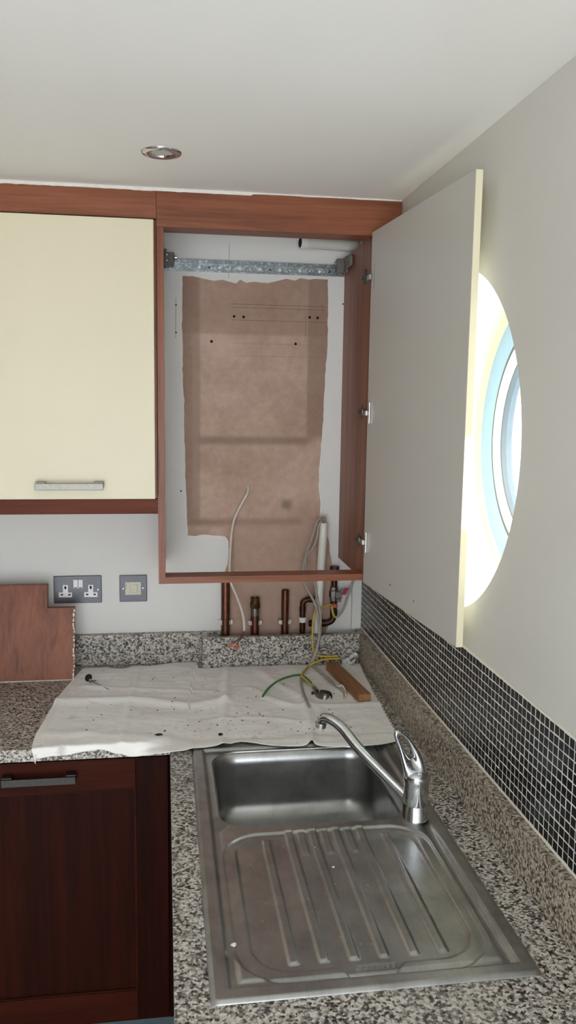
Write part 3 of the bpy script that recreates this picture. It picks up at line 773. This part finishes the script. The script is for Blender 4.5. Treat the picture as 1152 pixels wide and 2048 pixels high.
for j in range(NV+1):
    row = []; v = j/NV
    for i in range(NU+1):
        u = i/NU
        p = front[i]*(1-v)+back[i]*v+left[j]*(1-u)+right[j]*u-(front[0]*(1-u)*(1-v)+front[NU]*u*(1-v)+back[0]*(1-u)*v+back[NU]*u*v)
        if i == NU and .04 < v < .97: p = p+Vector((.0055*(abs(((j/6.0) % 1)-.5)*2-.4), 0, 0))
        z = Zc+cloth_z(p.x, p.y)
        # lies over the back ledge of the sink
        if p.y < SY1+.03 and p.x > SX0-.02: z += .0045*sstep(SY1+.03, SY1-.005, p.y)*sstep(SX0-.02, SX0+.005, p.x)
        y = p.y
        if p.x < -.60 and y < YW+.004:
            e = YW+.004-y; k = 1-sstep(-.72, -.612, p.x); y = y*(1-k)+(YW-.0025-.003*min(1, e/.02))*k; z = z-k*(e*.52)
        lim = YB-.0022 if p.x > -.5205 else -.0235
        y = min(y, lim)
        row.append(b.verts.new((p.x, y, z)))
    GV.append(row)
for j in range(NV):
    for i in range(NU): b.faces.new((GV[j][i], GV[j][i+1], GV[j+1][i+1], GV[j+1][i])).smooth = True
bmesh.ops.recalc_face_normals(b, faces=b.faces)
if sum(f.normal.z for f in b.faces) < 0: bmesh.ops.reverse_faces(b, faces=b.faces)
ds = thing('dust_sheet', (-.45, -.36, ZW), 'creased white cotton dust sheet spread over the worktop corner', 'cloth')
sh_ = mk('sheet', b, 'cotton_sheet', ds); so_ = sh_.modifiers.new('thickness', 'SOLIDIFY'); so_.thickness = .0009; so_.offset = -1
# sewn hem on the left, loose threads at the corner
b = NB(); L = [GV_ for GV_ in [left[j] for j in range(0, NV+1, 6)]]
for off in (.010, .016):
    pts = []
    for q in L:
        x, y = q.x+off, q.y
        if y < YW+.006: continue
        pts.append(Vector((x, y, Zc+cloth_z(x, y)+.0004)))
    tube(b, pts, .0006, 5, 2)
mk('hem_stitching', b, 'cotton_sheet', ds)
b = NB(); p = at(69, 1514, 'y', YW-.006)
for k in range(3): tube(b, [p+Vector((.003*k, 0, .006)), p+Vector((.002*k, -.002, -.002)), p+Vector((.002*k-.002, -.003, -.010-.003*k))], .0007, 5, 3)
mk('loose_threads', b, 'cotton_sheet', ds)
def on_cloth(px, py, up=0):
    z = Zc+.003
    for _ in range(4): p = at(px, py, 'z', z); z = Zc+cloth_z(p.x, p.y)+up
    return at(px, py, 'z', z)

# ------------------------------------------------------------------ things on the sheet
# debris: too fine to count
b = NB(); rnd = random.Random(3)
for k in range(230):
    while True:
        u_, v_ = rnd.random(), rnd.random(); px = 120+640*u_; py = 1345+140*v_
        if rnd.random() < .25+.75*math.exp(-((px-500)/110)**2-((py-1430)/35)**2): break
    p = on_cloth(px, py, .0006); 
    if p.y < YW+.02 and p.x < -.6: continue
    s_ = rnd.choice((.0008, .001, .0012, .0018, .0028)); n = rnd.randint(4, 6); V = [b.verts.new(p+Vector((s_*cos(2*pi*i/n)*rnd.uniform(.6, 1.3), s_*sin(2*pi*i/n)*rnd.uniform(.6, 1.3), 0))) for i in range(n)]
    t_ = b.verts.new(p+Vector((0, 0, s_*.6)))
    for i in range(n): b.faces.new((V[i], V[(i+1) % n], t_))
tag(mk('debris', b, 'char'), 'dark crumbs of debris scattered over the dust sheet', 'debris', kind='stuff')
def flake(px, py, s_, mat, label, name='flake', seed=1, group=None, base=None, cat='flake', st=1.0):
    r_ = random.Random(seed); p = base or on_cloth(px, py, .0012); t = bmesh.new(); bmesh.ops.create_icosphere(t, subdivisions=2, radius=1)
    for v in t.verts:
        k = 1+.45*noise.noise(v.co*2.2+Vector((seed, 0, 0))); v.co = Vector((v.co.x*s_*k*st, v.co.y*s_*k, v.co.z*s_*.35*k+s_*.3))+p
    b_ = NB(); join(b_, t); return tag(mk(name, b_, mat), label, cat, group)
flake(441, 1470, .0062, 'char', 'black charred lump near the front edge of the dust sheet', 'burnt_flake', 4)
flake(318, 1470, .0050, 'char', 'thin dark sliver lying front left on the dust sheet', 'burnt_flake', 6, st=2.0)
# paint chips in the drainer
for k, (px, py) in enumerate(((467, 1889), (667, 1728), (630, 1692))):
    p = at(px, py, 'z', ZW); p = Vector((p.x, p.y, sink_h(p.x, p.y)+.0002))
    flake(px, py, (.0042, .0028, .0016)[k], 'paint_chip', ('white paint chip on the left edge of the drainer', 'white paint chip in the middle of the drainer ribs', 'tiny white paint chip near top of the drainer')[k], 'paint_chip', 11+k, base=p, cat='chip')
b = NB()
for k in range(46):
    px, py = rnd.uniform(500, 860), rnd.uniform(1670, 1900); p = at(px, py, 'z', ZW); p = Vector((p.x, p.y, sink_h(p.x, p.y)+.0001)); s_ = rnd.choice((.0006, .0008, .0011))
    V = [b.verts.new(p+Vector((s_*cos(2*pi*i/5)*rnd.uniform(.6, 1.3), s_*sin(2*pi*i/5), 0))) for i in range(5)]; t_ = b.verts.new(p+Vector((0, 0, s_*.6)))
    for i in range(5): b.faces.new((V[i], V[(i+1) % 5], t_))
tag(mk('plaster_crumbs', b, 'paint_chip'), 'fine white plaster crumbs sprinkled on the drainer', 'debris', kind='stuff')

# spring toggle bolt at the left
p = on_cloth(177, 1364, .0); ft = on_cloth(218, 1380, .002)
tb = thing('toggle_bolt', (p.x, p.y, p.z), 'small steel bolt with dark round washer on the dust sheet', 'bolt')
a0 = p+Vector((0, 0, .009)); ax = (ft+Vector((0, 0, .001))-a0).normalized()
b = NB(); tube(b, [a0, a0+(ft-a0)*.5, ft+Vector((0, 0, .001))], .0018, 10, 4); mk('shank', b, 'satin_chrome', tb)
b = NB(); lathe(b, [(0, -.001), (.011, -.001), (.0115, .0005), (.011, .002), (0, .002)], Vector((ax.x, ax.y-.25, ax.z)).normalized(), a0+Vector((0, 0, .004)), 32); mk('washer', b, 'black_rubber', tb, smooth=40)
b = NB(); lathe(b, [(0, 0), (.0045, 0), (.0045, .006), (0, .006)], ax, a0+ax*.003, 6); mk('nut', b, 'chrome', tb)
b = NB(); m = a0+ax*.018; u, w = frame_of(ax)
for s_ in (1, -1): tube(b, [m, m+u*.006*s_+ax*.002, m+u*.011*s_+ax*.006], .0016, 8, 3)
mk('wing', b, 'hinge_dark', tb)

# wooden block
q = [on_cloth(650, 1343), on_cloth(676, 1336), on_cloth(742, 1403), on_cloth(716, 1405)]
pa = (q[0]+q[1])/2; pb = (q[2]+q[3])/2; zb_ = max(v.z for v in q)+.0005
ax = Vector((pb.x-pa.x, pb.y-pa.y, 0)); Ln = ax.length; ang = atan2(ax.y, ax.x)
b = NB(); box(b, 0, Ln, -.0185, .0185, 0, .021, .0012, 2)
Rm = Matrix.Rotation(ang, 3, 'Z')
for v in b.verts: v.co = Rm @ v.co + Vector((pa.x, pa.y, zb_))
wb = tag(mk('wooden_block', b, 'pine_block'), 'orange brown wooden block lying at right of the dust sheet', 'block')

# steel pipe clip by the wall
c = at(699, 1322, 'y', -.115); c.z = ZW+.004
cl = thing('spring_clip', (c.x, c.y, c.z), 'shiny bent metal clip standing by the granite upstand', 'clip')
def strap(bm_, P_, wv, th=.0009):
    P_ = [Vector(x) for x in P_]; wv = Vector(wv)
    rows = []
    for i, p_ in enumerate(P_):
        d = (P_[min(i+1, len(P_)-1)]-P_[max(i-1, 0)]).normalized(); nn = d.cross(wv).normalized()*th
        rows.append([bm_.verts.new(p_+wv*.5+nn), bm_.verts.new(p_-wv*.5+nn), bm_.verts.new(p_-wv*.5-nn), bm_.verts.new(p_+wv*.5-nn)])
    for A, B_ in zip(rows, rows[1:]):
        for k in range(4): bm_.faces.new((A[k], A[(k+1) % 4], B_[(k+1) % 4], B_[k]))
    bm_.faces.new(rows[0][::-1]); bm_.faces.new(rows[-1])
A = [at(692, 1334, 'y', -.120), at(688, 1322, 'y', -.118), at(694, 1318, 'y', -.116), at(701, 1328, 'y', -.118), at(706, 1322, 'y', -.114), at(703, 1312, 'y', -.112), at(708, 1307, 'y', -.110), at(711, 1312, 'y', -.112)]
b = NB(); strap(b, spline(A, 4), (.009, -.012, .009), .0014); mk('clip_band', b, 'clip_steel_glint', cl)
b = NB(); cyl(b, at(700, 1322, 'y', -.124), at(708, 1316, 'y', -.118), .003, n=10); mk('clip_bolt', b, 'satin_chrome', cl)

# stepped offcut leaning on the back wall
BT = .018
y_b = -.150; lean = .115
pts = [(-1.30, ZW), (-.8955, ZW), (-.8955, 1.117), (-.974, 1.117), (-.974, 1.184), (-1.30, 1.184)]
def leaned(p_, h): return Vector((p_[0], y_b+(p_[1]-ZW)/.29*lean*.55+h, p_[1]))
ob = thing('wooden_offcut', (-1.1, y_b, ZW), 'stepped cherry laminate board standing on worktop against the back wall', 'board')
b = NB(); slab(b, [pts], lambda p_, h: leaned(p_, h), 0, BT); mk('board', b, 'cherry_board', ob)
b = NB(); box(b, -1.30, -.897, y_b-.0012, y_b+.0004, ZW+.0002, ZW+.0028); mk('bottom_edge', b, 'raw_edge', ob)
b = NB()
for k in range(46):
    z = rnd.uniform(ZW+.004, 1.110); s_ = rnd.uniform(.0008, .0026)*(1.5 if z > 1.09 else 1); p = leaned((-.8958+rnd.uniform(-.004, .0003), z), -.0004)
    box(b, p.x-s_*.7, p.x+s_*.7, p.y-.0006, p.y+.0006, z-s_*1.3, z+s_*1.3)
tag(mk('edge_chips', b, 'paint_chip', ob), kind='stuff')

# ------------------------------------------------------------------ pipes behind the boxed upstand
YP = -.028
def pipe_thing(name, label, x):
    return thing(name, (x, YP, ZW), label, 'pipe', 'copper pipes behind the upstand')
def clip(parent, x, z, r):
    b_ = NB(); lathe(b_, [(r+.0002, -.006), (r+.0042, -.006), (r+.0046, 0), (r+.0042, .006), (r+.0002, .006)], (0, 0, 1), (x, YP, z), 28, close=True)
    kill = [f for f in b_.faces if (f.calc_center_median()-Vector((x, YP, z))).y < -r*.55 and abs((f.calc_center_median()-Vector((x, YP, z))).x) < r*.75]
    bmesh.ops.delete(b_, geom=kill, context='FACES'); 
    for s_ in (-1, 1): box(b_, x+s_*(r+.005)-.0035, x+s_*(r+.005)+.0035, YP-.006, YP+.006, z-.0065, z+.0065, .002)
    box(b_, x-.008, x+.008, YP+r+.001, -.003, z-.006, z+.006, .001)
    bmesh.ops.solidify(b_, geom=[], thickness=0) if False else None
    return mk('pipe_clip', b_, 'pipe_plastic', parent)
def ax_(px, py): return at(px, py, 'y', YP)
def vpipe(bm_, x, z0, z1, r, openend=True):
    lathe(bm_, [(r, z0), (r, z1), (r-.0012, z1), (r-.0012, z1-.03), (0, z1-.03)], (0, 0, 1), (x, YP, 0), 26)
z_c = ax_(500, 1245).z
x1 = ax_(451, 1210).x; p1_ = pipe_thing('copper_pipe', 'leftmost tall copper pipe rising behind the boiler cupboard rail', x1)
b = NB(); vpipe(b, x1, ZW+.001, 1.188, .0138); mk('pipe_body', b, 'copper', p1_, smooth=40); clip(p1_, x1, z_c+.004, .0138)
x2 = ax_(510, 1220).x; zt2 = ax_(510, 1195).z; p2_ = pipe_thing('copper_pipe', 'short copper pipe topped by a brass nut', x2)
b = NB(); vpipe(b, x2, ZW+.001, zt2-.008, .0132); mk('pipe_body', b, 'copper', p2_, smooth=40); clip(p2_, x2, z_c, .0132)
b = NB(); lathe(b, [(.0136, zt2-.034), (.0172, zt2-.033), (.0178, zt2-.030), (.0178, zt2-.019), (.0172, zt2-.017)], (0, 0, 1), (x2, YP, 0), 6)
nt = mk('compression_nut', b, 'brass', p2_); b = NB(); lathe(b, [(.0145, zt2-.018), (.0145, zt2-.001), (.0150, zt2), (.0120, zt2+.0005), (.0110, zt2-.006), (0, zt2-.008)], (0, 0, 1), (x2, YP, 0), 26); mk('thread', b, 'brass', nt, smooth=40)
b = NB(); lathe(b, [(.0136, zt2-.058), (.0139, zt2-.050), (.0139, zt2-.034)], (0, 0, 1), (x2, YP, 0), 26); mk('solder_sleeve', b, 'clamp_steel', p2_, smooth=40)
x3 = ax_(570, 1220).x; zt3 = ax_(570, 1180).z; p3_ = pipe_thing('copper_pipe', 'open ended copper pipe standing in the middle of the row', x3)
b = NB(); vpipe(b, x3, ZW+.001, zt3, .0118); mk('pipe_body', b, 'copper', p3_, smooth=40); clip(p3_, x3, z_c, .0118)
x4 = ax_(605, 1230).x; ze = ax_(615, 1199).z; xe_ = ax_(632, 1199).x; p4_ = pipe_thing('copper_pipe', 'slim copper pipe bending right with an elbow', x4)
r4 = .0088; b = NB(); tube(b, [(x4, YP, ZW+.001), (x4, YP, 1.0), (x4, YP, ze-.020), (x4+.004, YP, ze-.006), (x4+.018, YP, ze), (xe_-.006, YP, ze), (xe_+.012, YP, ze)], r4, 20, 8); mk('pipe_body', b, 'copper_dark', p4_)
for a_, c_ in (((x4, YP, ze-.040), (x4, YP, ze-.022)), ((x4+.020, YP, ze), (x4+.034, YP, ze))):
    b = NB(); cyl(b, a_, c_, r4+.0012, n=22); mk('elbow_socket', b, 'copper_dark', p4_, smooth=40)
b = NB(); lathe(b, [(r4+.0002, -.008), (r4+.004, -.008), (r4+.004, .008), (r4+.0002, .008)], (0, 0, 1), (x4, YP, z_c+.006), 26, close=True); mk('pipe_clip', b, 'pipe_plastic', p4_, smooth=40)
x5 = ax_(668, 1190).x; zl = ax_(655, 1246).z; xl_ = ax_(636, 1246).x; ztop = at(668, 1133, 'y', YP).z; r5 = .0125
gp = pipe_thing('gas_pipe', 'gas pipe with red lever valve turning left at the bottom', x5)
b = NB(); tube(b, [(x5, YP, ztop), (x5, YP, 1.10), (x5, YP, zl+.026), (x5-.006, YP, zl+.008), (x5-.024, YP, zl), (xl_, YP, zl), (xl_-.03, YP, zl)], .0098, 20, 8); mk('pipe_body', b, 'copper_dark', gp)
b = NB(); lathe(b, [(.0098, ztop-.034), (.0150, ztop-.032), (.0150, ztop), (.0128, ztop+.0004), (.0120, ztop-.01), (0, ztop-.01)], (0, 0, 1), (x5, YP, 0), 28); mk('end_socket', b, 'copper_dark', gp, smooth=40)
for a_, c_ in (((x5, YP, zl+.024), (x5, YP, zl+.044)), ((x5-.026, YP, zl), (x5-.046, YP, zl))):
    b = NB(); cyl(b, a_, c_, .0118, n=22); mk('elbow_socket', b, 'copper_dark', gp, smooth=40)
vz = ax_(675, 1187).z
b = NB(); lathe(b, [(.0100, -.022), (.0135, -.022), (.0135, -.012), (.0165, -.010), (.0165, .010), (.0135, .012), (.0135, .022), (.0100, .022)], (0, 0, 1), (x5, YP, vz), 8); vb = mk('valve_body', b, 'clamp_steel', gp)
b = NB(); box(b, x5+.002, x5+.022, YP-.022, YP-.012, vz-.012, vz+.010, .002); cyl(b, (x5+.010, YP-.026, vz-.001), (x5+.010, YP-.021, vz-.001), .006, n=16); box(b, x5+.006, x5+.020, YP-.020, YP-.012, vz-.024, vz-.013, .002); mk('valve_spindle', b, 'clamp_steel', vb)
V = [at(682, 1179, 'y', YP-.028), at(697, 1176, 'y', YP-.030), at(692, 1190, 'y', YP-.030), at(681, 1190, 'y', YP-.028)]
b = NB(); slab(b, [[(v.x, v.z) for v in V]], XZ, YP-.030, YP-.0275); lv = mk('lever', b, 'clamp_steel', vb)
V = [at(689, 1177, 'y', YP-.031), at(698, 1176, 'y', YP-.031), at(692, 1188, 'y', YP-.031), at(682, 1189, 'y', YP-.031)]
b = NB(); slab(b, [[(v.x, v.z) for v in V]], XZ, YP-.0325, YP-.0272); tag(mk('lever_grip', b, 'lever_red', lv), 'red lever grip')
ec = ax_(664, 1210).z
b = NB(); lathe(b, [(.0100, -.006), (.0125, -.006), (.0125, .006), (.0100, .006)], (0, 0, 1), (x5, YP, ec), 24, close=True); box(b, x5-.012, x5+.004, YP-.020, YP-.010, ec-.004, ec+.004, .001)
tag(mk('earth_clamp', b, 'terminal_red', gp), 'copper earth clamp band')

# white plastic conduit leaning in the boiler cupboard
ct = at(648, 1046, 'y', -.050); cb = at(634, 1260, 'y', -.052)
cdn = thing('conduit', (cb.x, cb.y, ZW), 'white plastic conduit pipe rising behind the cupboard rail', 'pipe')
d = (cb-ct).normalized(); L_ = (ct.z-ZW-.004)/(-d.z)
b = NB(); lathe(b, [(.0128, L_), (.0128, 0), (.0108, 0), (.0108, .05), (0, .05)], d, ct, 26); mk('pipe_body', b, 'pipe_plastic', cdn, smooth=40)

# ------------------------------------------------------------------ cables
def pts3(L):
    o = []
    for t in L:
        if len(t) == 3 and not isinstance(t[2], str): o.append(at(t[0], t[1], 'y', t[2]))
        else: o.append(on_cloth(t[0], t[1], t[3]))
    return o
def cable(name, label, L, r, mats, cat='cable', group=None, parent=None, stripe=None):
    b_ = NB(); tube(b_, pts3(L), r, 12, 8, stripe=stripe); o = mk(name, b_, mats, parent)
    return tag(o, label, cat, group) if parent is None else o
pc = at(489, 1262, 'y', -.104)
wc = thing('power_cable', (pc.x, pc.y, pc.z), 'white cable from the plaster hole ending in orange terminals', 'cable')
cable('sheath', None, [(496, 972, -.0005), (496.5, 978, -.010), (494, 988, -.018), (484, 1006, -.022), (471, 1032, -.022), (464, 1060, -.022), (461, 1095, -.034), (459, 1140, -.050), (462, 1165, -.060), (470, 1185, -.070), (480, 1210, -.090), (487, 1236, -.100), (489, 1262, -.104)], .0042, 'cable_white', parent=wc)
for k, L in enumerate(([(489, 1262, -.104), (482, 1274, -.102), (474, 1281, -.100), (466, 1287, -.099)], [(489, 1262, -.104), (484, 1275, -.104), (477, 1283, -.102), (475, 1289, -.101)])):
    co = cable('wire_core', None, L, .0016, 'wire_brown', parent=wc)
    e = pts3(L[-1:])[0]; f_ = pts3(L[-2:-1])[0]; d = (e-f_).normalized(); b = NB(); cyl(b, e-d*.002, e+d*.014, .0040, .0052, n=6); mk('crimp_terminal', b, 'terminal_red', co)
cable('grey_cable', 'grey cable looping from the conduit top down over the sheet', [(651, 1046, -.034), (650, 1037, -.040), (642, 1036, -.048), (633, 1046, -.056), (626, 1070, -.062), (617, 1095, -.062), (610, 1117, -.062), (606, 1140, -.064), (608, 1165, -.068), (620, 1188, -.074), (631, 1210, -.082), (637, 1240, -.092), (638, 1275, -.100), (628, 1312, -.106), (612, 1340, -.12), (602, 1358, 'c', .008), (605, 1380, 'c', .005), (612, 1400, 'c', .005), (620, 1415, 'c', .004)], .0042, 'cable_grey')
cable('grey_cable', 'twin grey cable running behind the wooden block with bent end', [(648, 1047, -.034), (645, 1041, -.044), (637, 1052, -.054), (634, 1075, -.060), (625, 1098, -.060), (612, 1112, -.064), (611, 1128, -.064), (616, 1148, -.064), (629, 1166, -.066), (633, 1190, -.072), (640, 1225, -.086), (641, 1262, -.097), (634, 1300, -.105), (626, 1326, -.115), (632, 1338, 'c', .010), (646, 1350, 'c', .006), (664, 1366, 'c', .005), (680, 1377, 'c', .005), (688, 1386, 'c', .004), (689, 1396, 'c', .004)], .0036, 'cable_grey')
cable('grey_cable', 'short cream cable offcut lying against the wooden block', [(629, 1332, 'c', .006), (646, 1341, 'c', .005), (662, 1356, 'c', .005), (676, 1372, 'c', .008), (684, 1371, 'c', .012), (690, 1380, 'c', .008), (691, 1392, 'c', .004)], .0030, 'cable_white')
EG = ['wire_yellow', 'wire_green']
cable('earth_wire', 'yellow green wire from gas pipe clamp down to the upstand', [(663, 1210, -.058), (652, 1212, -.060), (640, 1216, -.066), (631, 1222, -.074), (627, 1236, -.084), (625, 1260, -.092), (625, 1285, -.097), (627, 1303, -.100), (636, 1311, -.104), (652, 1313, -.108), (677, 1312, -.112)], .0030, EG, 'wire', stripe=True)
cable('earth_wire', 'yellow green wire curving across the sheet to the loose clamp', [(679, 1317, -.114), (655, 1318, -.118), (632, 1324, -.124), (616, 1334, -.135), (607, 1345, 'c', .016), (604, 1352, 'c', .014), (612, 1360, 'c', .012), (621, 1368, 'c', .011), (629, 1374, 'c', .010)], .0032, EG, 'wire', stripe=True)
cable('earth_wire', 'green wire with cut end resting on middle of the sheet', [(622, 1366, 'c', .006), (612, 1356, 'c', .012), (600, 1350, 'c', .014), (580, 1353, 'c', .016), (558, 1361, 'c', .014), (542, 1372, 'c', .010), (532, 1383, 'c', .006), (525, 1393, 'c', .003)], .0032, ['wire_green', 'wire_yellow'], 'wire')
ew = cable('earth_wire', 'pale earth wire hanging in a loop right of gas pipe', [(664, 1212, -.058), (665, 1222, -.058), (668, 1231, -.058), (672, 1234, -.058), (680, 1229, -.056), (688, 1214, -.052), (694, 1196, -.048), (700, 1180, -.044), (706, 1160, -.040), (709, 1145, -.036)], .0036, ['cable_grey', 'wire_yellow'], 'wire')
n_f = len(ew.data.polygons)
for i, p_ in enumerate(ew.data.polygons):
    if i < n_f*.34: p_.material_index = 1
# loose earth clamp at the wire end
c = on_cloth(640, 1386, 0)
lc2 = thing('earth_clamp', (c.x, c.y, c.z), 'loose grey metal earth clamp on the end of a wire', 'clamp')
b = NB(); strap(b, spline([on_cloth(629, 1379, .004), on_cloth(632, 1390, .003), on_cloth(642, 1396, .003), on_cloth(652, 1397, .003), on_cloth(658, 1392, .005)], 4), (.003, .003, .016), .001); mk('clamp_band', b, 'clamp_steel', lc2)
b = NB(); strap(b, spline([on_cloth(640, 1383, .012), on_cloth(652, 1384, .013), on_cloth(661, 1388, .010), on_cloth(664, 1396, .004)], 4), (.004, .012, .004), .0012); mk('clamp_strip', b, 'hinge_dark', lc2)
b = NB(); a_, c_ = on_cloth(626, 1386, .008), on_cloth(648, 1388, .010); cyl(b, a_, c_, .0032, n=12); cyl(b, a_-(c_-a_)*.12, a_, .0048, n=12); mk('clamp_screw', b, 'hinge_dark', lc2)
b = NB(); a_, c_ = on_cloth(628, 1375, .010), on_cloth(634, 1383, .008); cyl(b, a_, c_, .0058, .0066, n=14); mk('wire_lug', b, 'clamp_steel', lc2)
b = NB(); d_ = (c_-a_).normalized(); cyl(b, a_-d_*.005, a_, .0034, .0045, n=12); mk('bare_copper', b, 'terminal_red', lc2)
